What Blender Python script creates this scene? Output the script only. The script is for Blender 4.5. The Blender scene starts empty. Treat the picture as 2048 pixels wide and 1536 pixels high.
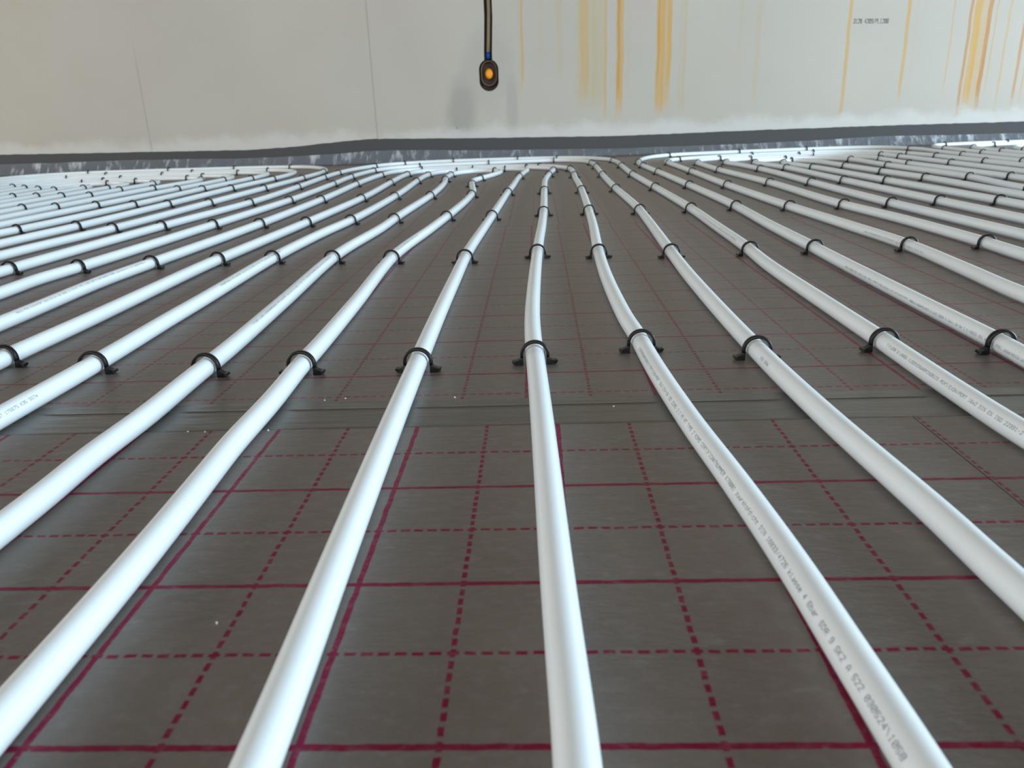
import bpy, bmesh, math, random
import numpy as np
from mathutils import Vector, Matrix

SC = bpy.context.scene
COL = SC.collection
random.seed(7)
RNG = np.random.RandomState(11)

# ------------------------------------------------------------------ camera
cam_d = bpy.data.cameras.new('camera')
cam_d.sensor_width = 36.0
cam_d.lens = 1546.95 / 2048 * 36.0
cam_d.clip_start = 0.01
cam_d.dof.use_dof = True
cam_d.dof.focus_distance = 0.75
cam_d.dof.aperture_fstop = 16.0
cam = bpy.data.objects.new('camera', cam_d)
COL.objects.link(cam)
cam.matrix_world = Matrix((
    (0.99901968, 0.02212293, 0.03834399, 0.08912),
    (0.02882732, 0.33223377, -0.94275644, -0.21327),
    (-0.0335957, 0.94293759, 0.33127033, 0.20971),
    (0, 0, 0, 1)))
SC.camera = cam

# ------------------------------------------------------------------ world and lights
world = bpy.data.worlds.new('world')
SC.world = world
world.use_nodes = True
bgn = world.node_tree.nodes['Background']
bgn.inputs['Color'].default_value = (1.0, 0.90, 0.78, 1)
bgn.inputs['Strength'].default_value = 0.15


def area(name, loc, target, sx, sy, power, color):
    d = bpy.data.lights.new(name, 'AREA')
    d.shape = 'RECTANGLE'
    d.size, d.size_y = sx, sy
    d.energy = power
    d.color = color
    o = bpy.data.objects.new(name, d)
    COL.objects.link(o)
    o.location = loc
    dirv = Vector(target) - Vector(loc)
    o.rotation_euler = dirv.to_track_quat('-Z', 'Y').to_euler()
    return o


area('window_daylight_right', (4.8, 0.1, 0.8), (0.0, 0.3, 0.2), 4.4, 1.5, 640, (0.68, 0.86, 1.0))
area('doorway_daylight_front', (-0.8, -4.2, 1.6), (0.0, 1.5, 0.2), 5.0, 2.6, 225, (1.0, 0.985, 0.95))

area('fill_light_left', (-5.0, 0.6, 1.3), (0.0, 0.9, 0.1), 3.6, 1.6, 150, (1.0, 0.97, 0.93))  # fill lamp added to brighten the pipes' left sides, not an actual window

SC.view_settings.view_transform = 'Standard'
SC.view_settings.look = 'None'
SC.view_settings.gamma = 1.0
SC.view_settings.use_curve_mapping = False
SC.view_settings.exposure = -0.40
SC.cycles.use_denoising = True


# ------------------------------------------------------------------ helpers
def srgb(r, g, b):
    def f(c):
        c /= 255.0
        return c / 12.92 if c <= 0.04045 else ((c + 0.055) / 1.055) ** 2.4
    return (f(r), f(g), f(b), 1.0)


def tag(o, label=None, cat=None, group=None, kind=None):
    if label: o['label'] = label
    if cat: o['category'] = cat
    if group: o['group'] = group
    if kind: o['kind'] = kind
    return o


def mesh_of(name, verts, faces, mat=None, smooth=False):
    me = bpy.data.meshes.new(name)
    me.from_pydata([tuple(map(float, v)) for v in verts], [], faces)
    if mat: me.materials.append(mat)
    if smooth:
        me.polygons.foreach_set('use_smooth', [True] * len(me.polygons))
    me.update()
    return me


def link(name, me, parent=None):
    o = bpy.data.objects.new(name, me)
    COL.objects.link(o)
    if parent: o.parent = parent
    return o


def empty(name, loc, rz=0.0):
    o = bpy.data.objects.new(name, None)
    o.empty_display_size = 0.02
    COL.objects.link(o)
    o.location = loc
    o.rotation_euler = (0, 0, rz)
    return o


def bm_mesh(name, bm, mat, smooth=False):
    me = bpy.data.meshes.new(name)
    bm.to_mesh(me)
    bm.free()
    me.materials.append(mat)
    if smooth:
        me.polygons.foreach_set('use_smooth', [True] * len(me.polygons))
    return me


def box_mesh(name, x0, x1, y0, y1, z0, z1, mat):
    v = [(x0, y0, z0), (x1, y0, z0), (x1, y1, z0), (x0, y1, z0),
         (x0, y0, z1), (x1, y0, z1), (x1, y1, z1), (x0, y1, z1)]
    f = [(0, 3, 2, 1), (4, 5, 6, 7), (0, 1, 5, 4), (1, 2, 6, 5), (2, 3, 7, 6), (3, 0, 4, 7)]
    return mesh_of(name, v, f, mat)


class NT:
    """small builder around a material's node tree"""
    def __init__(self, name):
        self.m = bpy.data.materials.new(name)
        self.m.use_nodes = True
        self.t = self.m.node_tree
        self.b = self.t.nodes['Principled BSDF']
        self.co = None

    def n(self, typ, **kw):
        nd = self.t.nodes.new(typ)
        for k, v in kw.items(): setattr(nd, k, v)
        return nd

    def set(self, sock, v):
        if isinstance(v, bpy.types.NodeSocket): self.t.links.new(v, sock)
        else: sock.default_value = v

    def math(self, op, a, b=None, c=None, clamp=False):
        nd = self.n('ShaderNodeMath', operation=op, use_clamp=clamp)
        self.set(nd.inputs[0], a)
        if b is not None: self.set(nd.inputs[1], b)
        if c is not None: self.set(nd.inputs[2], c)
        return nd.outputs[0]

    def smooth(self, x, e0, e1):
        nd = self.n('ShaderNodeMapRange', interpolation_type='SMOOTHSTEP')
        self.set(nd.inputs[0], x)
        self.set(nd.inputs[1], e0)
        self.set(nd.inputs[2], e1)
        return nd.outputs[0]

    def mix(self, fac, a, b):
        nd = self.n('ShaderNodeMix', data_type='RGBA')
        self.set(nd.inputs[0], fac)
        self.set(nd.inputs[6], a)
        self.set(nd.inputs[7], b)
        return nd.outputs[2]

    def obj(self):
        if self.co is None: self.co = self.n('ShaderNodeTexCoord').outputs['Object']
        return self.co

    def xyz(self, vec=None):
        s = self.n('ShaderNodeSeparateXYZ')
        self.set(s.inputs[0], vec if vec is not None else self.obj())
        return s.outputs

    def noise(self, scale, detail=3.0, rough=0.5, vec=None, stretch=None):
        v = vec if vec is not None else self.obj()
        if stretch:
            mp = self.n('ShaderNodeMapping')
            self.set(mp.inputs[0], v)
            mp.inputs['Scale'].default_value = stretch
            v = mp.outputs[0]
        nd = self.n('ShaderNodeTexNoise')
        self.set(nd.inputs['Vector'], v)
        nd.inputs['Scale'].default_value = scale
        nd.inputs['Detail'].default_value = detail
        nd.inputs['Roughness'].default_value = rough
        return nd.outputs[0]

    def bump(self, h, strength, dist=0.001, normal=None):
        nd = self.n('ShaderNodeBump')
        nd.inputs['Strength'].default_value = strength
        nd.inputs['Distance'].default_value = dist
        self.set(nd.inputs['Height'], h)
        if normal is not None: self.set(nd.inputs['Normal'], normal)
        return nd.outputs[0]

    def p(self, **kw):
        names = dict(base='Base Color', rough='Roughness', metal='Metallic', spec='Specular IOR Level',
                     normal='Normal', alpha='Alpha', coat='Coat Weight', coat_rough='Coat Roughness', trans='Transmission Weight',
                     sss='Subsurface Weight', aniso='Anisotropic')
        for k, v in kw.items(): self.set(self.b.inputs[names[k]], v)
        return self.m


# ------------------------------------------------------------------ materials
def foil_material(name, ox, oy, strength):
    """metallised brown-grey insulation foil printed with a 5 / 10 cm magenta grid"""
    k = NT(name)
    X, Y, Z = k.xyz()
    wob = k.math('MULTIPLY', k.math('SUBTRACT', k.noise(90, 2), 0.5), 0.0016)
    x = k.math('ADD', k.math('SUBTRACT', X, ox), wob)
    y = k.math('ADD', k.math('SUBTRACT', Y, oy), wob)

    def dist(v, off, period):            # distance to the nearest line of a family
        return k.math('ABSOLUTE', k.math('SUBTRACT', k.math('FLOORED_MODULO', k.math('ADD', v, -off + period / 2), period), period / 2))

    def line(d, w):
        return k.math('SUBTRACT', 1.0, k.smooth(d, w * 0.8, w * 1.2))
    sx = line(dist(x, 0, .1), .0015)
    sy = line(dist(y, 0, .1), .0015)
    dash = .05 / 7
    dx = k.math('MULTIPLY', line(dist(x, .05, .1), .0012), line(dist(y, 0, dash), .0024))
    dy = k.math('MULTIPLY', line(dist(y, .05, .1), .0011), line(dist(x, 0, dash), .0025))
    ink = k.math('MAXIMUM', k.math('MAXIMUM', sx, sy), k.math('MAXIMUM', dx, dy))
    wear = k.smooth(k.noise(160, 2), .20, .36)
    ink = k.math('MULTIPLY', k.math('MULTIPLY', ink, wear), strength)
    blot = k.noise(14, 4, .6)
    base = k.mix(blot, srgb(122, 114, 109), srgb(148, 140, 134))
    scr = k.smooth(k.noise(45, 3, .65, stretch=(1, 2.6, 1)), .60, .74)
    base = k.mix(k.math('MULTIPLY', scr, .30), base, srgb(170, 168, 166))
    base = k.mix(ink, base, srgb(140, 20, 62))
    haze = k.smooth(k.noise(75, 6, .8, stretch=(1, 1.5, 1)), .46, .74)
    base = k.mix(k.math('MULTIPLY', haze, .22), base, srgb(176, 176, 178))
    cr = k.noise(110, 4, .62, stretch=(.55, 1.5, 1))
    fine = k.noise(520, 2, .5)
    nb = k.bump(cr, .55, .0016)
    nb = k.bump(fine, .22, .0005, nb)
    rough = k.math('MULTIPLY_ADD', blot, .16, .40)
    return k.p(base=base, rough=rough, metal=.55, spec=.5, normal=nb)


def pipe_material():
    k = NT('white_polymer_pipe')
    bl = k.noise(9, 3)
    base = k.mix(bl, srgb(219, 228, 231), srgb(230, 236, 238))
    nb = k.bump(k.noise(60, 2), .04, .001)
    k.b.inputs['Subsurface Scale'].default_value = .006
    k.b.inputs['Subsurface Radius'].default_value = (1.0, 1.0, 1.0)
    return k.p(base=base, rough=.22, spec=.45, normal=nb, sss=.3)


def plain(name, col, rough=.5, metal=0.0, bump=None, spec=.5):
    k = NT(name)
    kw = dict(base=col, rough=rough, metal=metal, spec=spec)
    if bump: kw['normal'] = k.bump(k.noise(bump[0], 3), bump[1], .002)
    return k.p(**kw)


M_PIPE = pipe_material()
M_CLIP = plain('black_clip_plastic', srgb(13, 13, 15), .38, bump=(400, .06), spec=.3)
M_INK = plain('grey_ink', srgb(96, 108, 114), .6)
M_FAINT = plain('faint_grey_stamp_ink', srgb(118, 118, 115), .8)
M_FOAM = plain('charcoal_foam', srgb(68, 68, 68), .85, bump=(260, .5))
M_SLAB = plain('concrete_slab', srgb(140, 138, 132), .9, bump=(40, .3))
M_CONDUIT = plain('beige_conduit', srgb(186, 168, 140), .45)
M_BLUE = plain('blue_coupling', srgb(40, 96, 200), .4)
M_ORANGE = plain('orange_plug', srgb(232, 150, 14), .45)
M_BOX = plain('brown_box_shell', srgb(112, 82, 66), .5)
M_CRUMB = plain('white_crumb', srgb(235, 235, 230), .7)
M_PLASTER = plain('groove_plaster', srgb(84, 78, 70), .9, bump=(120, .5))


def film_material():
    k = NT('clear_wrinkled_film')
    n1 = k.noise(26, 3, .6, stretch=(1, .3, .35))
    n2 = k.noise(120, 2, .5)
    nb = k.bump(n1, .9, .012)
    nb = k.bump(n2, .4, .002, nb)
    milk = k.smooth(n1, .5, .72)
    base = k.mix(milk, srgb(138, 144, 152), srgb(205, 210, 216))
    alpha = k.math('MULTIPLY_ADD', milk, .30, .45)
    return k.p(base=base, rough=.14, spec=.7, normal=nb, alpha=alpha)


def tape_material():
    k = NT('glossy_reinforced_tape')
    X, Y, Z = k.xyz()
    wx = k.math('SINE', k.math('MULTIPLY', X, 2 * math.pi / .0016))
    wy = k.math('SINE', k.math('MULTIPLY', Y, 2 * math.pi / .0016))
    bl = k.noise(16, 4, .6, stretch=(1, 3, 1))
    base = k.mix(bl, srgb(76, 71, 65), srgb(100, 94, 87))
    nb = k.bump(k.math('MULTIPLY', wx, wy), .10, .0003)
    nb = k.bump(k.noise(40, 3, .6, stretch=(.35, 2.2, 1)), .35, .002, nb)
    return k.p(base=base, rough=.26, spec=.6, metal=.15, normal=nb)


def wall_material():
    k = NT('stained_concrete')
    X, Y, Z = k.xyz()
    low = k.noise(1.6, 4, .55)
    base = k.mix(low, srgb(166, 160, 149), srgb(182, 177, 167))
    pink = k.smooth(k.noise(2.3, 3, .5, stretch=(1, 1, .5)), .52, .72)
    base = k.mix(k.math('MULTIPLY', k.math('MULTIPLY', pink, k.smooth(Z, .25, .8)), .5), base, srgb(172, 156, 148))
    fine = k.noise(60, 5, .7)
    base = k.mix(k.math('MULTIPLY', k.smooth(fine, .5, .8), .12), base, srgb(150, 148, 144))
    # greyer rubbed plaster round the socket, darker tongue to its lower left, both with soft ragged edges
    rag = k.math('MULTIPLY_ADD', k.noise(7, 4, .6), .24, -.12)

    def blob(cx, cz, rx, rz, amt, col):
        a = k.math('DIVIDE', k.math('SUBTRACT', X, cx), rx)
        b = k.math('DIVIDE', k.math('SUBTRACT', Z, cz), rz)
        d = k.math('SQRT', k.math('ADD', k.math('MULTIPLY', a, a), k.math('MULTIPLY', b, b)))
        m = k.math('MULTIPLY', k.math('SUBTRACT', 1.0, k.smooth(k.math('ADD', d, k.math('MULTIPLY', rag, 3)), .4, 1.15)), amt)
        return m, col
    for args in ((-.26, .22, .08, .16, .42, srgb(126, 125, 122)), (-.02, .24, .035, .2, .3, srgb(134, 132, 129)),
                 (-.12, .42, .14, .2, .3, srgb(148, 147, 143))):
        m, c = blob(*args)
        base = k.mix(m, base, c)
    # rust runs: (x, half width, lower end, strength, dark)
    wx = k.math('MULTIPLY_ADD', k.noise(3.2, 3, .6, stretch=(.2, 1, 1)), .026, -.013)
    Xw = k.math('ADD', X, wx)
    ragx = k.math('MULTIPLY_ADD', k.noise(70, 2, .6, stretch=(1, 1, .06)), .8, .45)
    och = srgb(186, 147, 80)
    pale = srgb(174, 158, 120)
    dark = srgb(174, 122, 58)
    runs = [(.024, .009, .22, .30, pale), (.034, .005, .30, .75, och), (.120, .010, .36, .20, pale), (.206, .013, .32, .38, pale),
            (.325, .050, .20, .38, pale), (.318, .022, .26, .55, och), (.385, .032, .20, .48, pale), (.416, .006, .13, .60, och),
            (.480, .017, .15, .80, och), (.474, .007, .24, .6, dark), (.520, .012, .2, .16, pale),
            (.664, .020, .17, .88, och), (.704, .010, .30, .85, och), (.690, .022, .17, .5, och), (.655, .005, .3, .5, dark),
            (.765, .018, .16, .30, pale), (.775, .004, .18, .4, pale), (1.02, .012, .35, .22, pale), (1.10, .013, .19, .36, pale),
            (1.505, .008, .10, .80, och), (1.762, .008, .16, .80, och), (1.80, .004, .15, .18, pale), (1.96, .004, .2, .5, och),
            (2.036, .007, .11, .85, dark), (2.066, .017, .12, .88, och), (2.09, .020, .13, .45, och), (2.118, .010, .14, .92, dark),
            (2.148, .004, .2, .55, och), (2.205, .005, .15, .55, och), (2.277, .007, .14, .75, dark), (2.31, .005, .14, .5, och),
            (-.47, .006, .34, .0, pale), (-2.28, .03, .68, .35, pale)]
    for (x0, hw, zend, s, c) in runs:
        if s == 0: continue
        d = k.math('ABSOLUTE', k.math('SUBTRACT', Xw, x0))
        m = k.math('SUBTRACT', 1.0, k.smooth(d, hw * .7, hw * 1.2))
        e = k.smooth(k.math('ADD', Z, rag), zend - .03, zend + .10)
        m = k.math('MULTIPLY', k.math('MULTIPLY', m, e), k.math('MULTIPLY', ragx, s), clamp=True)
        base = k.mix(m, base, c)
    # paler, freshly rubbed band along the foot of the wall
    foot = k.math('SUBTRACT', 1.0, k.smooth(k.math('ADD', Z, k.math('MULTIPLY', rag, .55)), .105, .165))
    base = k.mix(k.math('MULTIPLY', foot, .62), base, srgb(198, 197, 193))
    # joint of the formwork panels
    for xs, a, zt in ((-.668, .5, 3), (-1.77, .4, .42), (.045, .0, .2)):
        d = k.math('ABSOLUTE', k.math('SUBTRACT', X, xs))
        m = k.math('MULTIPLY', k.math('SUBTRACT', 1.0, k.smooth(d, .0015, .005)), a)
        m = k.math('MULTIPLY', m, k.math('SUBTRACT', 1.0, k.smooth(Z, zt, zt + .2)))
        base = k.mix(m, base, srgb(138, 134, 126))
    vor = k.n('ShaderNodeTexVoronoi')
    k.set(vor.inputs['Vector'], k.obj())
    vor.inputs['Scale'].default_value = 4.6
    dots = k.math('MULTIPLY', k.math('SUBTRACT', 1.0, k.smooth(vor.outputs['Distance'], .018, .04)), .55)
    base = k.mix(dots, base, srgb(120, 117, 110))
    nb = k.bump(fine, .10, .002)
    nb = k.bump(k.noise(9, 3), .08, .01, nb)
    return k.p(base=base, rough=.85, spec=.3, normal=nb)


M_WALL = wall_material()
M_FILM = film_material()
M_TAPE = tape_material()

# ------------------------------------------------------------------ setting: slab and back wall
WY = 3.64                                    # face of the back wall
tag(link('floor', box_mesh('floor', -5.2, 5.2, -5.0, WY, -.16, -.0252, M_SLAB)), kind='structure')

# the wall face is one outline with a keyhole: groove from the top down to an oval socket recess
SX, SZ0, SZ1, SR, GW = -.124, .306, .444, .045, .0185
gx = SX + .008                               # the groove runs a little right of the socket axis higher up
key = []
zc1, zc0 = SZ1 - SR, SZ0 + SR
a0 = math.acos(GW / SR)
for i in range(11):
    a = a0 - (a0) * i / 10
    key.append((SX + SR * math.cos(a), zc1 + SR * math.sin(a)))
for i in range(1, 24):
    a = -math.pi * i / 24
    key.append((SX + SR * math.cos(a), zc0 + SR * math.sin(a)))
for i in range(11):
    a = math.pi - a0 * i / 10
    key.append((SX + SR * math.cos(a), zc1 + SR * math.sin(a)))
rim = [(gx + GW, 2.6), (gx + GW, .62), (SX + GW, .47)] + key + [(SX - GW, .47), (gx - GW, .62), (gx - GW, 2.6)]
bm = bmesh.new()
DEP = .055
nh = len(rim) // 2                           # rim runs down the right side, round the bottom, up the left side
right, left = rim[:nh + 1], rim[::-1][:nh + 1]
side = []
for pts, xo in ((right, 5.2), (left, -5.2)):
    for (x0, z0), (x1, z1) in zip(pts[:-1], pts[1:]):
        bm.faces.new([bm.verts.new(c) for c in ((x0, WY, z0), (xo, WY, z0), (xo, WY, z1), (x1, WY, z1))])
        side.append(bm.faces.new([bm.verts.new(c) for c in ((x0, WY, z0), (x0, WY + DEP, z0), (x1, WY + DEP, z1), (x1, WY, z1))]))
for (r0, r1, l0, l1) in zip(right[:-1], right[1:], left[:-1], left[1:]):
    side.append(bm.faces.new([bm.verts.new((x, WY + DEP, z)) for x, z in (r0, l0, l1, r1)]))
zb = right[-1][1]
bm.faces.new([bm.verts.new(c) for c in ((-5.2, WY, zb), (5.2, WY, zb), (5.2, WY, -.16), (-5.2, WY, -.16))])
bmesh.ops.remove_doubles(bm, verts=bm.verts, dist=1e-6)
side = [fc for fc in side if fc.is_valid]
bk = [bm.verts.new(v) for v in ((-5.2, WY + .2, -.16), (5.2, WY + .2, -.16), (5.2, WY + .2, 2.6), (-5.2, WY + .2, 2.6))]
bm.faces.new(bk)
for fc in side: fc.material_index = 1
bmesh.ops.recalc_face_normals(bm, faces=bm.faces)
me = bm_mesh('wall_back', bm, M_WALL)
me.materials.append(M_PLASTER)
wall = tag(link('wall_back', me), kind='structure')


# ------------------------------------------------------------------ lettering (single-stroke, like an ink-jet pipe marking)
FONT = {
 'A': '00 04 26 44 40|02 42', 'B': '00 06 36 45 44 33 03|33 42 41 30 00', 'C': '41 30 10 01 05 16 36 45',
 'D': '00 06 26 44 42 20 00', 'E': '40 00 06 46|03 33', 'F': '00 06 46|03 33', 'G': '45 36 16 05 01 10 30 41 43 23',
 'H': '00 06|40 46|03 43', 'I': '20 26|10 30|16 36', 'J': '01 10 30 41 46', 'K': '00 06|46 03 40', 'L': '06 00 40',
 'M': '00 06 23 46 40', 'N': '00 06 40 46', 'O': '10 01 05 16 36 45 41 30 10', 'P': '00 06 36 45 44 33 03',
 'R': '00 06 36 45 44 33 03|23 40', 'S': '01 10 30 41 42 33 13 04 05 16 36 45', 'T': '20 26|06 46',
 'U': '06 01 10 30 41 46', 'V': '06 20 46', 'W': '06 10 23 30 46', 'X': '00 46|06 40', 'Y': '06 23 46|23 20',
 'Z': '06 46 00 40', '0': '10 01 05 16 36 45 41 30 10|01 45', '1': '15 26 20|10 30', '2': '05 16 36 45 44 00 40',
 '3': '05 16 36 45 44 33 42 41 30 10 01|13 33', '4': '30 36 02 42', '5': '46 06 03 33 42 41 30 10 01',
 '6': '45 36 16 05 01 10 30 41 42 33 03', '7': '06 46 10', '8': '13 04 05 16 36 45 44 33 13 02 01 10 30 41 42 33',
 '9': '01 10 30 41 45 36 16 05 04 13 43', '-': '13 33', '/': '00 46', '\\': '06 40', '.': '10 11', ':': '21 22|24 25',
 'x': '00 44|04 40', 'z': '04 44 00 40', 'u': '04 01 10 30 44|40 44', 'r': '00 04|03 14 34', 's': '00 30 41 32 12 03 14 44',
 't': '15 11 20 30|04 34', 'o': '10 01 03 14 34 43 41 30 10', 'f': '10 15 26 36|03 33', 'd': '40 46|43 34 14 03 01 10 30 41',
 'i': '20 24|26 26', 'c': '44 14 03 01 10 40', 'h': '00 06|03 14 34 43 40', 'k': '00 06|44 02 40', 'l': '16 11 20 30',
 'a': '14 34 43 40 10 01 12 42', 'e': '02 42 43 34 14 03 01 10 40', 'b': '00 06|03 14 34 43 41 30 10 01', 'm': '00 04 24 20|24 44 40',
}
_strokes = {}
for _c, _s in FONT.items():
    _strokes[_c] = [[(int(p[0]) / 4, int(p[1]) / 6) for p in part.split()] for part in _s.split('|')]


def text_quads(s, pitch, h, w):
    """flat quads (u along the line, v up) of a string of strokes"""
    quads = []
    for i, ch in enumerate(s):
        for pl in _strokes.get(ch, []):
            for (x0, y0), (x1, y1) in zip(pl[:-1], pl[1:]):
                ax, ay = i * pitch + x0 * pitch * .68, y0 * h
                bx, by = i * pitch + x1 * pitch * .68, y1 * h
                L = math.hypot(bx - ax, by - ay)
                if L < 1e-9: continue
                tx, ty = (bx - ax) / L * w * .5, (by - ay) / L * w * .5
                quads.append([(ax - tx - ty, ay - ty + tx), (ax - tx + ty, ay - ty - tx), (bx + tx + ty, by + ty - tx), (bx + tx - ty, by + ty + tx)])
    return quads


tq = text_quads('3128 4209/PL1208', .0098, .0175, .0022)
V, F = [], []
for qd in tq:
    b0 = len(V)
    for (u, v) in qd:
        V.append((1.522 + u, WY - .0004, .5345 + v - u * .03))
    F.append((b0, b0 + 1, b0 + 2, b0 + 3))
mk = link('printed_marking', mesh_of('printed_marking', V, F, M_FAINT), wall)
mk['label'] = 'faint grey printed characters'

# conduit and socket in the wall recess
cd = empty('electrical_conduit', (gx, WY + .028, SZ1))
tag(cd, 'beige conduit tube in the wall groove above the oval socket', 'conduit')


def tube_mesh(name, pts, r, mat, n=14, cap=True):
    pts = [Vector(p) for p in pts]
    V, F = [], []
    for i, p in enumerate(pts):
        t = (pts[min(i + 1, len(pts) - 1)] - pts[max(i - 1, 0)]).normalized()
        ref = Vector((0, 1, 0)) if abs(t.y) < .9 else Vector((1, 0, 0))
        a_ = t.cross(ref).normalized()
        b_ = t.cross(a_)
        for j in range(n):
            q = 2 * math.pi * j / n
            V.append(p + a_ * (r * math.cos(q)) + b_ * (r * math.sin(q)))
    for i in range(len(pts) - 1):
        for j in range(n):
            k = (j + 1) % n
            F.append((i * n + j, i * n + k, (i + 1) * n + k, (i + 1) * n + j))
    if cap:
        F.append(tuple(range(n)))
        F.append(tuple(reversed([(len(pts) - 1) * n + j for j in range(n)])))
    return mesh_of(name, V, F, mat, True)


link('conduit_tube', tube_mesh('conduit_tube', [(.002, 0, 2.1), (.002, 0, .2), (-.004, 0, .09), (-.008, 0, .028)], 0.0088, M_CONDUIT), cd)
cp = link('coupling', tube_mesh('coupling', [(-.008, 0, .032), (-.008, 0, .004)], .0105, M_BLUE), cd)
cp['label'] = 'blue coupling at the lower end'

sb = empty('junction_box', (SX, WY + .03, (zc0 + zc1) / 2))
tag(sb, 'oval flush socket box with an orange plug at the foot of the wall groove', 'socket box')
hz = (zc1 - zc0) / 2


def stadium(r, z_up=0.0, n=12):
    P = [(r * math.cos(math.pi * i / n), hz + z_up + r * math.sin(math.pi * i / n)) for i in range(n + 1)]
    P += [(r * math.cos(math.pi + math.pi * i / n), -hz + z_up + r * math.sin(math.pi + math.pi * i / n)) for i in range(n + 1)]
    return P


def ring_prism(name, r_out, r_in, y0, y1, mat, z_up):
    po, pi_ = stadium(r_out, z_up), stadium(r_in, z_up)
    n = len(po)
    V = [(x, y0, z) for x, z in po] + [(x, y0, z) for x, z in pi_] + [(x, y1, z) for x, z in po] + [(x, y1, z) for x, z in pi_]
    F = []
    for i in range(n):
        j = (i + 1) % n
        F += [(i, j, n + j, n + i), (2 * n + i, 3 * n + i, 3 * n + j, 2 * n + j), (i, 2 * n + i, 2 * n + j, j), (n + i, n + j, 3 * n + j, 3 * n + i)]
    return mesh_of(name, V, F, mat)


hz -= .006
link('shell', ring_prism('shell', 0.0365, .0328, -.010, .022, M_BOX, .009), sb)
po = stadium(.0326, .009)
n_ = len(po)
link('back_plate', mesh_of('back_plate', [(x, .018, z) for x, z in po] + [(x, .0215, z) for x, z in po],
     [tuple(range(n_)), tuple(reversed(range(n_, 2 * n_)))] + [(i, n_ + i, n_ + (i + 1) % n_, (i + 1) % n_) for i in range(n_)],
     plain('dark_box_back', srgb(66, 44, 30), .6)), sb)
bm = bmesh.new()
bmesh.ops.create_uvsphere(bm, u_segments=18, v_segments=12, radius=1.0)
for v in bm.verts:                              # squat rounded plug with a flattened face
    v.co = Vector((v.co.x * .0195, max(v.co.y, -.75) * .017 - .003, v.co.z * .0235 + .007))
og = link('plug', bm_mesh('plug', bm, M_ORANGE, True), sb)
og['label'] = 'orange plug'

# ------------------------------------------------------------------ edge strip of foam with its film flap
def lerp(xs, pts):
    return np.interp(xs, [p[0] for p in pts], [p[1] for p in pts])


top_pts = [(-5.1, .095), (-3.2, .103), (-2.5, .098), (-1.9, .089), (-1.28, .081), (-1.1, .087), (-.94, .098), (-.80, .108), (-.70, .113),
           (-.5, .107), (-.08, .097), (.5, .087), (1.09, .092), (1.73, .093), (2.34, .090), (3, .092), (5.1, .092)]
xs = np.linspace(-5.1, 5.1, 520)
tp = lerp(xs, top_pts)
ker = np.exp(-np.linspace(-2, 2, 13) ** 2)
tp = np.convolve(np.pad(tp, 6, 'edge'), ker / ker.sum(), 'valid') + RNG.randn(len(xs)) * .0006
bulge = .003 + .006 * np.exp(-((xs + .55) / .35) ** 2) + .0012 * np.sin(xs * 5)
V, F = [], []
for x, z, bu in zip(xs, tp, bulge):
    V += [(x, WY - .002, -.012), (x, WY - .002, z), (x, WY - .0085 - bu, z - .001), (x, WY - .0105 - bu, z - .004), (x, WY - .0105, .02), (x, WY - .0105, -.012)]
for i in range(len(xs) - 1):
    for j in range(5):
        F.append((i * 6 + j, i * 6 + j + 1, (i + 1) * 6 + j + 1, (i + 1) * 6 + j))
strip = tag(link('edge_strip', mesh_of('edge_strip', V, F, M_FOAM, True)),
            'dark grey foam edge strip along the foot of the stained wall', 'edge strip')
# film: fixed to the foam about half way up, hangs in folds and lies on the floor
xf = np.linspace(-5.0, 5.0, 1100)


def fold(x, seed, n=26, lo=2.0, hi=60.0):
    r = np.random.RandomState(seed)
    y = np.zeros_like(x)
    for _ in range(n):
        fr = math.exp(r.uniform(math.log(lo), math.log(hi)))
        y += np.sin(x * fr * 1.3 + r.uniform(0, 6.28)) / fr ** .45
    return y / 4.0


fa, fb_, fc_ = fold(xf, 3), fold(xf, 5), fold(xf, 9, lo=1, hi=8)
zt = lerp(xf, [(-5, .05), (-2.5, .052), (-1.9, .055), (-1.29, .045), (-.95, .046), (-.7, .055), (-.44, .054), (-.08, .042), (.5, .032), (1.09, .034), (1.74, .044), (2.35, .040), (5, .045)])
rows = [(0.0, 1.0), (.12, .84), (.25, .66), (.4, .46), (.55, .28), (.72, .12), (.86, .04), (1.0, .012), (1.2, .012)]
V, F = [], []
for i, x in enumerate(xf):
    reach = .048 + .006 * fc_[i]
    for (a_, h_) in rows:
        amp = math.sin(min(a_, 1.0) * math.pi) * .0055 + (.002 if a_ >= 1 else 0)
        y = WY - .0235 - a_ * reach + amp * fa[i] * (1 if a_ < .6 else .6)
        z = max(.0022, zt[i] * h_ * (1 + .05 * fb_[i]) + amp * .6 * fb_[i])
        V.append((x, min(y, WY - .0225), z))
nr = len(rows)
for i in range(len(xf) - 1):
    for j in range(nr - 1):
        F.append((i * nr + j, i * nr + j + 1, (i + 1) * nr + j + 1, (i + 1) * nr + j))
fl = link('film_flap', mesh_of('film_flap', V, F, M_FILM, True), strip)
fl['label'] = 'clear wrinkled plastic flap lying onto the floor'

# ------------------------------------------------------------------ insulation panels
def panel(x0, x1, y0, y1, ox, oy, strength, label):
    m = foil_material('printed_foil', ox, oy, strength)
    return tag(link('insulation_panel', box_mesh('insulation_panel', x0, x1, y0, y1, -.025, 0, m)), label, 'insulation panel')


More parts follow.
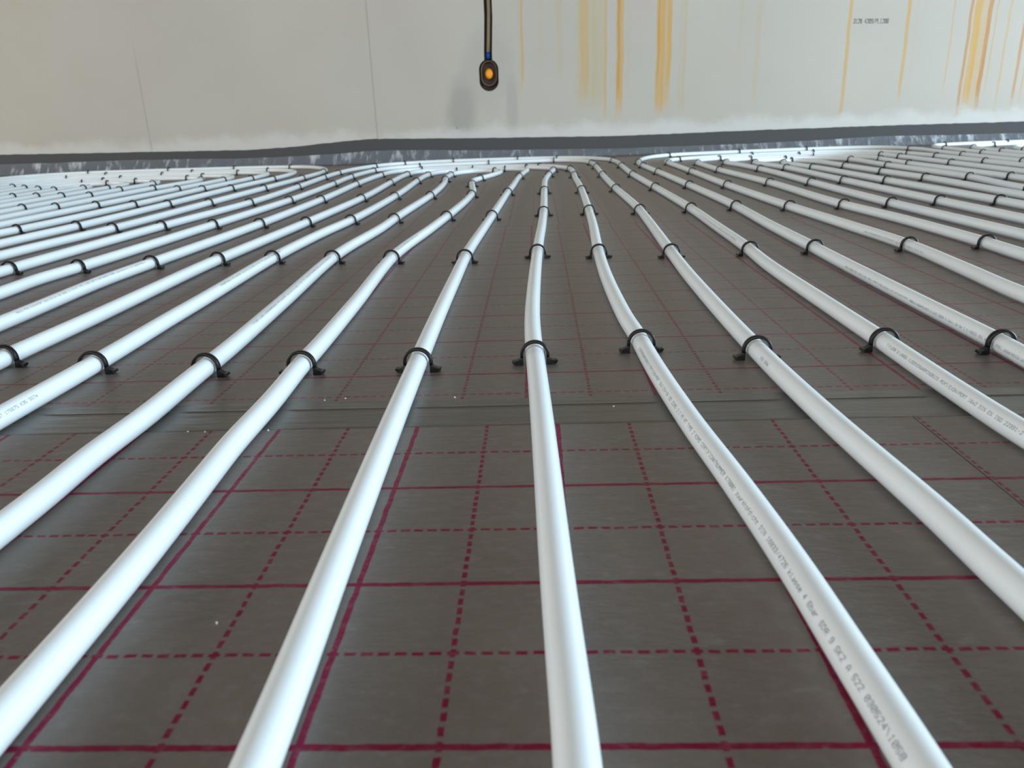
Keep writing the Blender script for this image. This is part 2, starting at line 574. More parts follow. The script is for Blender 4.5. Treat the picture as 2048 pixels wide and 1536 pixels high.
panel(-3.4, .3470, -.72, .3212, 0, 0, 1.0, 'nearest grey insulation panel, its dark red grid boldest, left of the long crease')
panel(.3478, 3.9, -.72, .3212, 0, 0, .85, 'nearest grey insulation panel at the right edge, right of the long crease')
panel(-3.4, 3.9, .3222, 1.3158, .077, .411, .8, 'grey gridded insulation panel just beyond the taped joint')
panel(-3.4, 3.9, 1.3178, 2.2885, .03, 1.36, .5, 'third grey insulation panel back from the camera, its grid faint')
panel(-3.4, 3.9, 2.2905, 3.624, .05, 2.33, .4, 'farthest grey insulation panel, under the pipe bends by the wall')

# tape over the first joint
xt = np.linspace(-3.3, 3.8, 900)
yt = [.2955, .2965, .299, .303, .306, .3075, .3085, .3095, .311, .316, .322, .328, .3315, .3325, .333, .3335, .334, .3345, .3355, .338, .342, .347, .350]
ra, rb, rc = fold(xt, 21, lo=1, hi=12), fold(xt, 22, lo=1, hi=30), fold(xt, 23, lo=2, hi=40)
V, F = [], []
for i, x in enumerate(xt):
    for j, y in enumerate(yt):
        z = .0002
        z += .00055 * math.exp(-((y - .3335 - .0008 * ra[i]) / .0011) ** 2)
        z += .0004 * max(0, .4 + rb[i]) * math.exp(-((y - .3085 - .0012 * ra[i]) / .0013) ** 2)
        z += .0001 * abs(rc[i]) * math.exp(-((y - .300) / .003) ** 2)
        if j in (0, len(yt) - 1): z = .0001
        V.append((x, y + .0005 * ra[i], z))
nj = len(yt)
for i in range(len(xt) - 1):
    for j in range(nj - 1):
        F.append((i * nj + j, i * nj + j + 1, (i + 1) * nj + j + 1, (i + 1) * nj + j))
tag(link('joint_tape', mesh_of('joint_tape', V, [tuple(reversed(q)) for q in F], M_TAPE, True)),
    'shiny wrinkled tape across the floor between the two nearest panel rows', 'tape')

# ------------------------------------------------------------------ pipes
PR, PZ = .0081, .0089
LEG = {   # runs, near to far (metres on the floor)
 'L1': [(-.006, -.45), (-.008, -.017), (-.011, .102), (-.013, .186), (-.015, .282), (-.017, .407), (-.019, .567), (-.020, .771), (-.020, .977), (-.012, 1.235), (-.004, 1.465), (.010, 1.9), (.019, 2.1), (.030, 2.414)],
 'L2': [(-.107, -.45), (-.109, .039), (-.110, .105), (-.113, .184), (-.116, .25), (-.116, .33), (-.119, .415), (-.119, .468), (-.123, .655), (-.132, .965), (-.112, 1.252), (-.098, 1.475), (-.086, 1.746), (-.086, 1.948), (-.102, 2.126), (-.114, 2.30)],
 'L3': [(-.2, -.45), (-.201, .141), (-.201, .184), (-.203, .233), (-.201, .308), (-.203, .386), (-.204, .475), (-.212, .665), (-.226, .998), (-.211, 1.273), (-.208, 1.461), (-.193, 1.934), (-.199, 2.245), (-.214, 2.43)],
 'L4': [(-.313, -.45), (-.313, .309), (-.312, .427), (-.316, .597), (-.317, .679), (-.323, .982), (-.315, 1.214), (-.298, 1.439), (-.291, 1.945), (-.303, 2.425)],
 'L5': [(-.412, -.45), (-.412, .456), (-.410, .606), (-.411, .905), (-.409, .983), (-.389, 1.409), (-.374, 1.904), (-.385, 2.407)],
 'L6': [(-.504, -.45), (-.506, .596), (-.514, .82), (-.508, .959), (-.487, 1.403), (-.482, 1.911), (-.492, 2.381)],
 'L7': [(-.616, -.45), (-.617, .761), (-.621, .851), (-.612, .951), (-.589, 1.415), (-.569, 1.886), (-.575, 2.391)],
 'L8': [(-.722, -.45), (-.722, .919), (-.699, 1.412), (-.665, 1.863), (-.672, 2.335)],
 'L9': [(-.83, -.45), (-.825, 1.072), (-.797, 1.395), (-.785, 1.923), (-.774, 2.318)],
 'L10': [(-.925, -.45), (-.921, 1.214), (-.905, 1.46), (-.897, 1.93), (-.894, 2.359)],
 'L11': [(-1.03, -.45), (-1.035, 1.3), (-1.016, 1.44), (-.997, 1.933), (-.994, 2.376)],
 'L12': [(-1.13, -.45), (-1.122, 1.514), (-1.108, 1.94), (-1.088, 2.407)],
 'L13': [(-1.22, -.45), (-1.212, 1.646), (-1.214, 1.932), (-1.201, 2.40)],
 'L14': [(-1.31, -.45), (-1.305, 1.92), (-1.306, 2.277), (-1.305, 2.40)],
 'L15': [(-1.41, -.45), (-1.408, 1.9), (-1.402, 2.4)], 'L16': [(-1.5, -.45), (-1.49, 1.9), (-1.497, 2.4)],
 'L17': [(-1.6, -.45), (-1.59, 1.9), (-1.577, 2.38)], 'L18': [(-1.69, -.45), (-1.68, 2.4)], 'L19': [(-1.79, -.45), (-1.775, 2.4)],
 'L20': [(-1.89, -.45), (-1.87, 2.4)], 'L21': [(-1.99, -.45), (-1.975, 2.4)], 'L22': [(-2.09, -.45), (-2.075, 2.4)],
 'L23': [(-2.19, -.45), (-2.175, 2.5)], 'L24': [(-2.3, -.45), (-2.28, 2.6)],
 'M': [(.099, -.45), (.098, -.017), (.096, .041), (.094, .1), (.091, .208), (.089, .277), (.085, .4), (.083, .453), (.081, .557), (.083, .757), (.089, 1.029), (.096, 1.245), (.102, 1.491), (.108, 1.942), (.115, 2.263)],
 'R1': [(.209, -.45), (.207, -.018), (.205, .04), (.203, .097), (.197, .183), (.189, .272), (.182, .393), (.179, .494), (.176, .548), (.174, .745), (.179, .966), (.190, 1.225), (.198, 1.494), (.208, 1.965), (.209, 2.3)],
 'R2': [(.296, -.45), (.293, .057), (.291, .095), (.29, .135), (.287, .182), (.281, .274), (.276, .424), (.277, .731), (.283, .927), (.295, 1.235), (.302, 1.484), (.298, 1.935), (.3, 2.3)],
 'R3': [(.394, -.45), (.393, .199), (.39, .248), (.389, .303), (.389, .372), (.39, .454), (.39, .567), (.391, .809), (.398, .951), (.402, 1.161), (.407, 1.457), (.402, 1.928), (.396, 2.41)],
 'R4': [(.476, -.45), (.478, .331), (.481, .401), (.483, .446), (.484, .557), (.487, .765), (.491, .957), (.494, 1.167), (.503, 1.458), (.497, 1.954), (.487, 2.435)],
 'R5': [(.600, -.45), (.602, .606), (.613, .747), (.625, .937), (.617, 1.149), (.603, 1.45), (.592, 1.935), (.592, 2.40)],
 'R6': [(.73, -.45), (.731, .829), (.735, .936), (.731, 1.184), (.712, 1.458), (.712, 1.9), (.686, 2.44)],
 'R7': [(.83, -.45), (.822, .991), (.810, 1.449), (.812, 1.93), (.816, 2.38)],
 'R8': [(.92, -.45), (.917, 1.148), (.913, 1.457), (.907, 1.942), (.903, 2.43)],
 'R9': [(1.03, -.45), (1.021, 1.35), (1.002, 1.922), (.986, 2.40)],
 'R10': [(1.11, -.45), (1.112, 1.478), (1.122, 1.937), (1.103, 2.25)],
 'R11': [(1.19, -.45), (1.19, 1.608), (1.228, 1.951), (1.215, 2.4)],
 'R12': [(1.33, -.45), (1.317, 1.942), (1.303, 2.44)], 'R13': [(1.43, -.45), (1.423, 2.466)], 'R14': [(1.54, -.45), (1.537, 2.485)],
 'R15': [(1.63, -.45), (1.634, 2.459)], 'R16': [(1.75, -.45), (1.742, 2.6)], 'R17': [(1.85, -.45), (1.845, 2.6)],
 'R18': [(1.95, -.45), (1.95, 2.6)], 'R19': [(2.06, -.45), (2.06, 2.55)],
}
RIGHT_OUT = 3.7
LOOPS = [  # (first leg, bend points, second leg or None, label)
 ('L3', [(-.216, 2.58), (-.200, 2.68), (-.155, 2.735), (-.095, 2.745), (-.050, 2.715), (-.042, 2.65), (-.061, 2.537), (-.094, 2.41)], 'L2',
  'white heating pipe with the tight hairpin bend just left of the straight middle run'),
 ('L4', [(-.301, 2.60), (-.283, 2.71), (-.24, 2.775), (-.15, 2.795), (-.05, 2.80), (.022, 2.785), (.052, 2.72), (.046, 2.62)], 'L1',
  'white heating pipe enclosing the tightest middle hairpin, second innermost of the middle nest'),
 ('L5', [(-.384, 2.66), (-.366, 2.79), (-.31, 2.855), (-.2, 2.875), (-.05, 2.87), (.06, 2.845), (.125, 2.79), (.148, 2.70), (.134, 2.53)], 'M',
  'white heating pipe whose right leg is the straight run up the middle of the photo'),
 ('L6', [(-.484, 2.66), (-.468, 2.82), (-.42, 2.915), (-.32, 2.955), (-.15, 2.965), (0, 2.945), (.105, 2.895), (.17, 2.82), (.206, 2.72), (.213, 2.58)], 'R1',
  'white heating pipe with long grey print on its right leg in the bottom right foreground'),
 ('L7', [(-.582, 2.62), (-.574, 2.82), (-.552, 2.99), (-.49, 3.10), (-.37, 3.17), (-.1, 3.215), (.187, 3.235), (.268, 3.17), (.304, 3.03), (.309, 2.80)], 'R2',
  'white heating pipe second outermost of the middle nest, lowest at the right edge'),
 ('L8', [(-.686, 2.70), (-.683, 2.94), (-.652, 3.14), (-.585, 3.31), (-.47, 3.40), (-.3, 3.445), (-.05, 3.45), (.15, 3.42), (.30, 3.34), (.385, 3.20), (.407, 3.03), (.404, 2.80)], 'R3',
  'white heating pipe outermost of the middle nest, clear black print on its right leg'),
 ('L16', [(-1.50, 2.52), (-1.515, 2.60), (-1.545, 2.615), (-1.572, 2.58), (-1.58, 2.50)], 'L17', 'white heating pipe with the tightest bend of the left nest'),
 ('L15', [(-1.399, 2.57), (-1.415, 2.67), (-1.47, 2.715), (-1.56, 2.715), (-1.64, 2.68), (-1.676, 2.58)], 'L18', 'white heating pipe next outside the tightest bend of the left nest'),
 ('L14', [(-1.303, 2.60), (-1.315, 2.70), (-1.37, 2.775), (-1.5, 2.80), (-1.65, 2.795), (-1.745, 2.73), (-1.775, 2.6)], 'L19', 'white heating pipe third from the inside of the left nest'),
 ('L13', [(-1.178, 2.62), (-1.172, 2.74), (-1.205, 2.83), (-1.30, 2.875), (-1.5, 2.89), (-1.72, 2.88), (-1.84, 2.80), (-1.87, 2.62)], 'L20', 'white heating pipe fourth from the inside of the left nest'),
 ('L12', [(-1.075, 2.65), (-1.075, 2.79), (-1.12, 2.90), (-1.23, 2.955), (-1.5, 2.98), (-1.8, 2.975), (-1.94, 2.88), (-1.975, 2.66)], 'L21', 'white heating pipe fourth from the outside of the left nest'),
 ('L11', [(-.981, 2.68), (-.975, 2.83), (-1.0, 2.99), (-1.08, 3.075), (-1.25, 3.11), (-1.6, 3.13), (-1.9, 3.11), (-2.04, 3.0), (-2.075, 2.7)], 'L22', 'white heating pipe third from the outside of the left nest'),
 ('L10', [(-.876, 2.70), (-.88, 2.92), (-.92, 3.08), (-1.02, 3.18), (-1.2, 3.215), (-1.6, 3.25), (-1.98, 3.23), (-2.14, 3.10), (-2.175, 2.8)], 'L23', 'white heating pipe second outermost of the left nest, its bend turned back by the wall'),
 ('L9', [(-.765, 2.70), (-.766, 2.93), (-.79, 3.10), (-.85, 3.24), (-.95, 3.355), (-1.1, 3.415), (-1.4, 3.45), (-1.75, 3.475), (-2.05, 3.45), (-2.22, 3.34), (-2.285, 3.15), (-2.29, 2.9)], 'L24',
  'white heating pipe outermost of the left nest, its run closest to the wall'),
 ('R9', [(.965, 2.58), (.962, 2.67), (.995, 2.735), (1.045, 2.74), (1.08, 2.68), (1.09, 2.56), (1.095, 2.40)], 'R10', 'white heating pipe with the tightest bend of the right nest'),
 ('R8', [(.885, 2.60), (.878, 2.72), (.915, 2.80), (1.0, 2.84), (1.12, 2.855), (1.20, 2.80), (1.222, 2.68), (1.218, 2.54)], 'R11', 'white heating pipe next outside the tightest bend of the right nest'),
 ('R7', [(.80, 2.64), (.785, 2.77), (.82, 2.87), (.93, 2.93), (1.13, 2.955), (1.26, 2.91), (1.315, 2.80), (1.312, 2.64)], 'R12', 'white heating pipe third from the inside of the right nest'),
 ('R6', [(.685, 2.66), (.690, 2.83), (.735, 2.95), (.85, 3.02), (1.1, 3.06), (1.3, 3.05), (1.395, 2.96), (1.42, 2.78)], 'R13', 'white heating pipe third from the outside of the right nest'),
 ('R5', [(.590, 2.66), (.588, 2.82), (.600, 2.95), (.66, 3.04), (.80, 3.11), (1.076, 3.18), (1.35, 3.19), (1.49, 3.10), (1.53, 2.90)], 'R14', 'white heating pipe second outermost of the right nest'),
 ('R4', [(.480, 2.66), (.478, 2.82), (.492, 2.98), (.535, 3.15), (.60, 3.28), (.70, 3.36), (.89, 3.405), (1.25, 3.45), (1.5, 3.445), (1.63, 3.37), (1.672, 3.22), (1.655, 2.95)], 'R15',
  'white heating pipe outermost of the right nest, grey upside-down print on its near leg'),
 ('R16', [(1.755, 2.85), (1.775, 3.12), (1.80, 3.32), (1.87, 3.43), (2.0, 3.465), (2.4, 3.49), (RIGHT_OUT, 3.52)], None, 'white heating pipe turning right along the wall at the right edge, closest to the wall'),
 ('R17', [(1.850, 2.85), (1.868, 3.08), (1.92, 3.24), (2.02, 3.32), (2.4, 3.36), (RIGHT_OUT, 3.39)], None, 'white heating pipe at the right edge turning right, second from the wall'),
 ('R18', [(1.955, 2.80), (1.97, 2.98), (2.03, 3.12), (2.14, 3.19), (2.5, 3.23), (RIGHT_OUT, 3.26)], None, 'white heating pipe at the right edge turning right, third from the wall'),
 ('R19', [(2.065, 2.74), (2.08, 2.90), (2.15, 3.03), (2.28, 3.08), (2.6, 3.11), (RIGHT_OUT, 3.13)], None, 'white heating pipe at the right edge turning right, fourth from the wall'),
]


def spline(pts, step=.014):
    """centripetal Catmull-Rom through the points, evenly resampled, lightly smoothed"""
    P = np.array(pts, float)
    P = np.vstack([2 * P[0] - P[1], P, 2 * P[-1] - P[-2]])
    out = []
    for i in range(1, len(P) - 2):
        p0, p1, p2, p3 = P[i - 1:i + 3]
        t0 = 0.0
        t1 = t0 + np.linalg.norm(p1 - p0) ** .5
        t2 = t1 + np.linalg.norm(p2 - p1) ** .5
        t3 = t2 + np.linalg.norm(p3 - p2) ** .5
        t = np.linspace(t1, t2, max(4, int(np.linalg.norm(p2 - p1) / .006)), endpoint=False)[:, None]
        a1 = (t1 - t) / (t1 - t0) * p0 + (t - t0) / (t1 - t0) * p1
        a2 = (t2 - t) / (t2 - t1) * p1 + (t - t1) / (t2 - t1) * p2
        a3 = (t3 - t) / (t3 - t2) * p2 + (t - t2) / (t3 - t2) * p3
        b1 = (t2 - t) / (t2 - t0) * a1 + (t - t0) / (t2 - t0) * a2
        b2 = (t3 - t) / (t3 - t1) * a2 + (t - t1) / (t3 - t1) * a3
        out.append((t2 - t) / (t2 - t1) * b1 + (t - t1) / (t2 - t1) * b2)
    Q = np.vstack(out + [P[-2][None]])
    s = np.r_[0, np.cumsum(np.linalg.norm(np.diff(Q, axis=0), axis=1))]
    n = int(s[-1] / step)
    ss = np.linspace(0, s[-1], n)
    Q = np.stack([np.interp(ss, s, Q[:, 0]), np.interp(ss, s, Q[:, 1])], 1)
    w = np.exp(-np.linspace(-2, 2, 5) ** 2 / 1.5)
    w /= w.sum()
    pad = np.vstack([Q[:1]] * 2 + [Q] + [Q[-1:]] * 2)
    R = np.stack([np.convolve(pad[:, 0], w, 'valid'), np.convolve(pad[:, 1], w, 'valid')], 1)
    R[0], R[-1] = Q[0], Q[-1]
    return R


def pipe_mesh(path, n=18):
    m = len(path)
    T = np.gradient(path, axis=0)
    T /= np.linalg.norm(T, axis=1)[:, None]
    rt = np.stack([T[:, 1], -T[:, 0]], 1)            # to the right of the direction of travel
    an = np.arange(n) * 2 * math.pi / n
    V = np.zeros((m, n, 3))
    V[:, :, 0] = path[:, None, 0] + rt[:, None, 0] * np.sin(an) * PR
    V[:, :, 1] = path[:, None, 1] + rt[:, None, 1] * np.sin(an) * PR
    V[:, :, 2] = PZ + np.cos(an) * PR
    F = []
    for i in range(m - 1):
        for j in range(n):
            k = (j + 1) % n
            F.append((i * n + j, i * n + k, (i + 1) * n + k, (i + 1) * n + j))
    F.append(tuple(range(n)))
    F.append(tuple(reversed([(m - 1) * n + j for j in range(n)])))
    F = [tuple(reversed(q)) for q in F]
    return mesh_of('heating_pipe', V.reshape(-1, 3), F, M_PIPE, True)


PATHS = {}            # leg -> (path of its loop, +1 when the leg runs with it)
PIPE_OBJ = {}
for la, bend, lb, label in LOOPS:
    pts = LEG[la] + bend + (LEG[lb][::-1] if lb else [])
    path = spline(pts)
    o = tag(link('heating_pipe', pipe_mesh(path)), label, 'pipe', 'white heating pipes laid out on the floor')
    PATHS[la] = (path, 1)
    PIPE_OBJ[la] = o
    if lb:
        PATHS[lb] = (path, -1)
        PIPE_OBJ[lb] = o

# ---- printing on the pipes
S_ALL = ('T-FLOOR 5-LAAGS VLOERVERWARMINGBUIS PERT/EVOH/PERT 16x2 DIN EN ISO 22391-2 C PE-RT TYPE 2 KOMO CERTIFICAATNUMMER K78001 '
         'zuurstofdicht DIN 16833/4726 klasse 4 6bar SDR 9 SK2 A 522 030524\\1058')
PITCH, TH = .0026, .00235


def leg_curve(leg):
    """points of one leg near to far, with y strictly the floor depth"""
    path, sgn = PATHS[leg]
    p = path if sgn > 0 else path[::-1]
    k = int(np.argmax(p[:, 1] > 2.2))
    return p[:k]


def print_on(leg, text, y_first, away, phi_deg, label=None):
    """text begins at depth y_first and reads away from (away=1) or towards (-1) the camera"""
    p = leg_curve(leg)
    T = np.gradient(p, axis=0)
    T /= np.linalg.norm(T, axis=1)[:, None]
    V, F = [], []
    for qd in text_quads(text, PITCH, TH, .00026):
        b0 = len(V)
        for (u, v) in qd:
            y = y_first + away * u
            x = np.interp(y, p[:, 1], p[:, 0])
            tx, ty = np.interp(y, p[:, 1], T[:, 0]), np.interp(y, p[:, 1], T[:, 1])
            ph = math.radians(phi_deg) - away * (v - TH / 2) / PR
            r = PR + .00009
            V.append((x + ty * math.sin(ph) * r, y - tx * math.sin(ph) * r, PZ + math.cos(ph) * r))
        F.append((b0, b0 + 1, b0 + 2, b0 + 3))
    o = link('printed_text', mesh_of('printed_text', V, F, M_INK), PIPE_OBJ[leg])
    o['label'] = label or 'small grey lettering along the pipe'


i0 = S_ALL.index('TYPE')
j0 = S_ALL.index('VLOER')
print_on('R1', S_ALL[j0:], .258 + (i0 - j0) * PITCH, -1, -54)
print_on('R3', S_ALL[:S_ALL.index(' KOMO')], .426, -1, -60)
print_on('R4', S_ALL, .436 - (S_ALL.index('DIN') + 2) * PITCH, 1, -84)
tail = '\\1057 175675 K35 557m'
print_on('L4', tail, .345 - len(tail) * PITCH, 1, 58)
print_on('L3', S_ALL[:150], .539, 1, 30)
print_on('R2', 'K35 556m', .399, -1, -62)
print_on('L4', S_ALL[20:120], .74, 1, 36)
print_on('L2', S_ALL[:60], .97, 1, 30)
print_on('R5', S_ALL[10:90], 1.06, -1, -84)
print_on('R3', S_ALL[70:], 1.30, -1, -62)
print_on('L6', S_ALL[30:150], .62, 1, 40)

# ------------------------------------------------------------------ clips
RI, RO = .0102, .0128
ZC = .0092


def prism(name, outline, hw, mat, pinch=None):
    """closed x-z outline extruded along y by +-hw (pinch narrows chosen points)"""
    n = len(outline)
    V, F = [], []
    for s in (-1, 1):
        for i, (x, z) in enumerate(outline):
            V.append((x, s * hw * (pinch[i] if pinch else 1), z))
    F.append(tuple(range(n)))
    F.append(tuple(reversed(range(n, 2 * n))))
    for i in range(n):
        j = (i + 1) % n
        F.append((i, n + i, n + j, j))
    bm = bmesh.new()
    vs = [bm.verts.new(v) for v in V]
    for f_ in F: bm.faces.new([vs[i] for i in f_])
    bmesh.ops.recalc_face_normals(bm, faces=bm.faces)
    bmesh.ops.triangulate(bm, faces=[f_ for f_ in bm.faces if len(f_.verts) > 4])
    return bm


NA = 16
arc_o = [(RO * math.cos(math.pi * i / NA), ZC + RO * math.sin(math.pi * i / NA)) for i in range(NA + 1)]
arc_i = [(RI * math.cos(math.pi * i / NA), ZC + RI * math.sin(math.pi * i / NA)) for i in range(NA + 1)]


def arch_bm():
    bm = bmesh.new()
    hw = .0021
    prof = []
    for (xo, zo), (xi, zi) in zip([(RO, ZC - .003)] + arc_o + [(-RO, ZC - .003)], [(RI, ZC - .003)] + arc_i + [(-RI, ZC - .003)]):
        mx, mz = xo * .93 + xi * .07, zo * .93 + zi * .07
        prof.append([bm.verts.new(c) for c in ((xi, -hw, zi), (mx, -hw, mz), (xo, -hw * .6, zo), (xo, hw * .6, zo), (mx, hw, mz), (xi, hw, zi))])
    for a_, b_ in zip(prof[:-1], prof[1:]):
        for j in range(6):
            k = (j + 1) % 6
            bm.faces.new((a_[j], a_[k], b_[k], b_[j]))
    bm.faces.new(prof[0])
    bm.faces.new(list(reversed(prof[-1])))
    bmesh.ops.recalc_face_normals(bm, faces=bm.faces)
    return bm


def foot_bm(s):
    o_ = [(.0102, .0004), (.0102, ZC - .0031), (.0127, ZC - .0024), (.0134, .0058), (.0148, .0046), (.0170, .0038), (.0190, .0040),
          (.0202, .0034), (.0196, .0018), (.0176, .0004)]
    pinch = [1.1, .8, .8, .95, 1.15, 1.25, 1.0, .9, 1.0, 1.25]
    return prism('foot', [(s * x, z) for x, z in o_], .0026, M_CLIP, pinch)


ME_ARCH = bm_mesh('arch', arch_bm(), M_CLIP)
ME_FEET = [bm_mesh('foot', foot_bm(s), M_CLIP) for s in (-1, 1)]
for m_ in [ME_ARCH]:
    m_.polygons.foreach_set('use_smooth', [len(p.vertices) == 4 for p in m_.polygons])
bmj = bmesh.new()
for m_ in [ME_ARCH] + ME_FEET: bmj.from_mesh(m_)
ME_CLIP = bm_mesh('pipe_clip', bmj, M_CLIP)

CLIPS = {
 'L1': [.42, .93, 1.40, 1.90, 2.42], 'L2': [.42, .94, 1.41, 1.86, 2.19, 2.40], 'L3': [.415, .96, 1.40, 1.86, 2.38, 2.60],
 'L4': [.44, .97, 1.40, 1.88, 2.36, 2.63], 'L5': [.46, .97, 1.39, 1.85, 2.33, 2.68], 'L6': [.95, 1.39, 1.86, 2.32, 2.70],
 'L7': [.94, 1.40, 1.86, 2.35, 2.65, 2.95], 'L8': [.94, 1.40, 1.84, 2.29, 2.66, 2.89, 3.26], 'L9': [1.39, 1.86, 2.27, 2.66, 2.99],
 'L10': [1.44, 1.87, 2.31, 2.68], 'L11': [1.42, 1.88, 2.32, 2.73], 'L12': [1.40, 1.90, 2.36, 2.71], 'L13': [1.42, 1.88, 2.42, 2.75],
 'L14': [1.40, 1.88, 2.22, 2.40, 2.63], 'L15': [1.88, 2.23, 2.50], 'L16': [1.86, 2.24, 2.53], 'L17': [1.84, 2.26, 2.48], 'L18': [2.22, 2.56],
 'L19': [2.30, 2.62], 'L20': [2.40, 2.70], 'L21': [2.62], 'L22': [2.70],
 'M': [.43, .96, 1.45, 1.91, 2.46, 2.66], 'R1': [.46, .94, 1.44, 1.90, 2.40, 2.70], 'R2': [.44, .93, 1.43, 1.90, 2.38, 2.76, 3.0],
 'R3': [.45, .93, 1.43, 1.91, 2.36, 2.78, 3.1], 'R4': [.43, .93, 1.44, 1.93, 2.42, 2.74, 2.95], 'R5': [.92, 1.42, 1.91, 2.40, 2.84],
 'R6': [.92, 1.42, 1.94, 2.43, 2.78], 'R7': [1.42, 1.91, 2.41, 2.77], 'R8': [1.43, 1.93, 2.43, 2.72], 'R9': [1.40, 1.90, 2.42, 2.66],
 'R10': [1.42, 1.94, 2.18, 2.43], 'R11': [1.60, 1.92, 2.39, 2.72], 'R12': [1.90, 2.44, 2.70], 'R13': [1.95, 2.41, 2.78, 2.92], 'R14': [2.43, 2.75, 2.95],
 'R15': [2.38, 2.78, 3.25], 'R16': [2.40, 2.85, 3.18], 'R17': [2.45, 2.90, 3.18], 'R18': [2.62, 2.95], 'R19': [2.75],
}
RUN_CLIPS = {   # clips on the stretches beside the wall: x positions
 'L3': [-.07], 'L4': [-.21, -.03], 'L5': [-.16, .045], 'L6': [-.36, .10], 'L7': [-.41, -.12, .165], 'L8': [-.50, -.29, 0, .18],
 'L9': [-1.02, -1.30, -1.62, -2.0], 'L10': [-1.06, -1.42, -1.80], 'L11': [-1.16, -1.5, -1.9], 'L12': [-1.25, -1.6], 'L13': [-1.27, -1.62], 'L14': [-1.45, -1.66], 'L15': [-1.52],
 'R4': [.67, 1.0, 1.30], 'R5': [.66, .98, 1.25], 'R6': [.82, 1.14], 'R7': [.92, 1.17], 'R8': [1.03], 'R9': [1.02],
 'R16': [1.90, 2.2], 'R17': [2.06], 'R18': [2.18],
}
ORD = ['', 'first', 'second', 'third', 'fourth', 'fifth', 'sixth', 'seventh', 'eighth', 'ninth', 'tenth', 'eleventh', 'twelfth', 'thirteenth',
       'fourteenth', 'fifteenth', 'sixteenth', 'seventeenth', 'eighteenth', 'nineteenth', 'twentieth', 'twenty-first', 'twenty-second']
RANK = {'L1': 'second innermost middle loop', 'L3': 'innermost middle loop', 'L4': 'second innermost middle loop', 'L5': 'third innermost middle loop',
        'L6': 'third outermost middle loop', 'L7': 'second outermost middle loop', 'L8': 'outermost middle loop',
        'L9': 'outermost left loop', 'L10': 'second outermost left loop', 'L11': 'third outermost left loop', 'L12': 'fourth outermost left loop',
        'L13': 'fourth innermost left loop', 'L14': 'third innermost left loop', 'L15': 'second innermost left loop',
        'R4': 'outermost right loop', 'R5': 'second outermost right loop', 'R6': 'third outermost right loop', 'R7': 'third innermost right loop',
        'R8': 'second innermost right loop', 'R9': 'innermost right loop', 'R16': 'right-edge pipe nearest the wall',
        'R17': 'right-edge pipe second from the wall', 'R18': 'right-edge pipe third from the wall'}
GROUP = 'black clips holding the pipes to the floor'
proto = {}


def place_clip(path, i, label, detailed):
    a_, b_ = path[max(i - 2, 0)], path[min(i + 2, len(path) - 1)]
    t = b_ - a_
    rz = math.atan2(-t[0], t[1]) + random.uniform(-.10, .10)
    loc = (path[i][0], path[i][1], 0)
    if not detailed:
        if 'far' not in proto:
            proto['far'] = link('pipe_clip', ME_CLIP)
            o = proto['far']
        else:
            o = proto['far'].copy()
            COL.objects.link(o)
    else:
        if 'near' not in proto:
            o = proto['near'] = empty('pipe_clip', (0, 0, 0))
            link('arch', ME_ARCH, o)
            for m_ in ME_FEET: link('foot', m_, o)
        else:
            o = proto['near'].copy()
            COL.objects.link(o)
            for ch in list(proto['near'].children):
                c = ch.copy()
                COL.objects.link(c)
                c.parent = o
    o.location = loc
    o.rotation_euler = (0, 0, rz)
    return tag(o, label, 'clip', GROUP)


def leg_words(leg):
    if leg == 'M': return 'the straight middle run'
    k = int(leg[1:])
    side_ = 'left' if leg[0] == 'L' else 'right'
    return 'the %s run %s of the middle' % (ORD[k], side_)


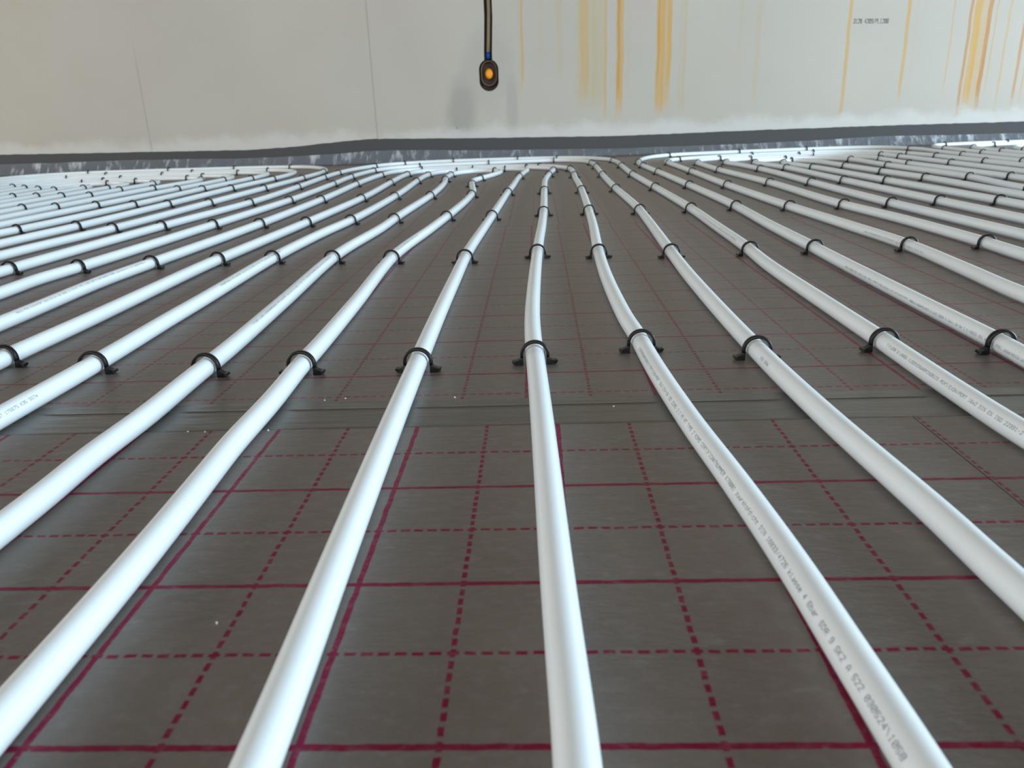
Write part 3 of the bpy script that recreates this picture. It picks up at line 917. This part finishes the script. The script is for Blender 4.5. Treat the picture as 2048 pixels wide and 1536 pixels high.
used = {}
for leg, ys in CLIPS.items():
    path, sgn = PATHS[leg]
    mid = int(np.argmax(path[:, 1]))
    if leg in ('R16', 'R17', 'R18', 'R19'): mid = int(np.argmax(path[:, 0] > LEG[leg][-1][0] + .12))
    idx = np.arange(len(path))
    ok = idx <= mid if sgn > 0 else idx >= mid
    for r, y in enumerate(ys):
        d = np.where(ok, np.abs(path[:, 1] - y), 9)
        i = int(np.argmin(d))
        used.setdefault(id(path), []).append(i)
        place_clip(path, i, 'black clip on %s, %s from the front' % (leg_words(leg), ORD[r + 1]), y < 1.6)
for leg, xs_ in RUN_CLIPS.items():
    path, sgn = PATHS[leg]
    xs_ = sorted(xs_)
    for r, x in enumerate(xs_):
        d = np.abs(path[:, 0] - x) + np.where(path[:, 1] < 2.62, 9, 0)
        i = int(np.argmin(d))
        if any(abs(i - j) < 3 for j in used.get(id(path), [])): continue
        used.setdefault(id(path), []).append(i)
        place_clip(path, i, 'black clip near the wall on %s, %s from left' % (RANK[leg], ORD[r + 1]), False)

# a stray clip lying on the floor behind the first left nest, as an upturned lump on the fifth run
bm = bmesh.new()
bmesh.ops.create_icosphere(bm, subdivisions=1, radius=.0045)
for v in bm.verts: v.co *= random.uniform(.7, 1.25)
lump = link('clip_remnant', bm_mesh('clip_remnant', bm, M_CLIP))
lump.location = (-.425, 1.01, .0048)
tag(lump, 'black broken clip piece behind the fifth left pipe clip', 'clip piece')

# ------------------------------------------------------------------ crumbs
bm = bmesh.new()
bmesh.ops.create_icosphere(bm, subdivisions=1, radius=.0008)
for v in bm.verts: v.co *= random.uniform(.55, 1.3)
ME_CRUMB = bm_mesh('white_crumb', bm, M_CRUMB)
crumbs = [(.021, .353, 'tiny white crumb at the far edge of the tape left of the middle run'),
          (-.082, .3525, 'tiny white crumb at the far edge of the tape right of the second left run'),
          (-.066, .3555, 'white crumb beside a dashed line just past the tape'),
          (-.107, .2925, 'tiny white crumb at the near tape edge touching the second left run'),
          (-.153, .2925, 'larger white crumb at the near tape edge left of the second left run'),
          (-.166, .2935, 'smaller white crumb at the near tape edge left of its larger neighbour'),
          (-.057, .071, 'single white crumb on the bare panel at bottom left'),
          (.142, .3235, 'single white crumb on the tape right of the middle run')]
for x, y, lab in crumbs:
    o = link('white_crumb', ME_CRUMB)
    o.location = (x, y, .0009 if not (.295 < y < .351) else .0018)
    o.rotation_euler = (random.uniform(0, 3), random.uniform(0, 3), random.uniform(0, 3))
    tag(o, lab, 'crumb', 'white crumbs on the floor')
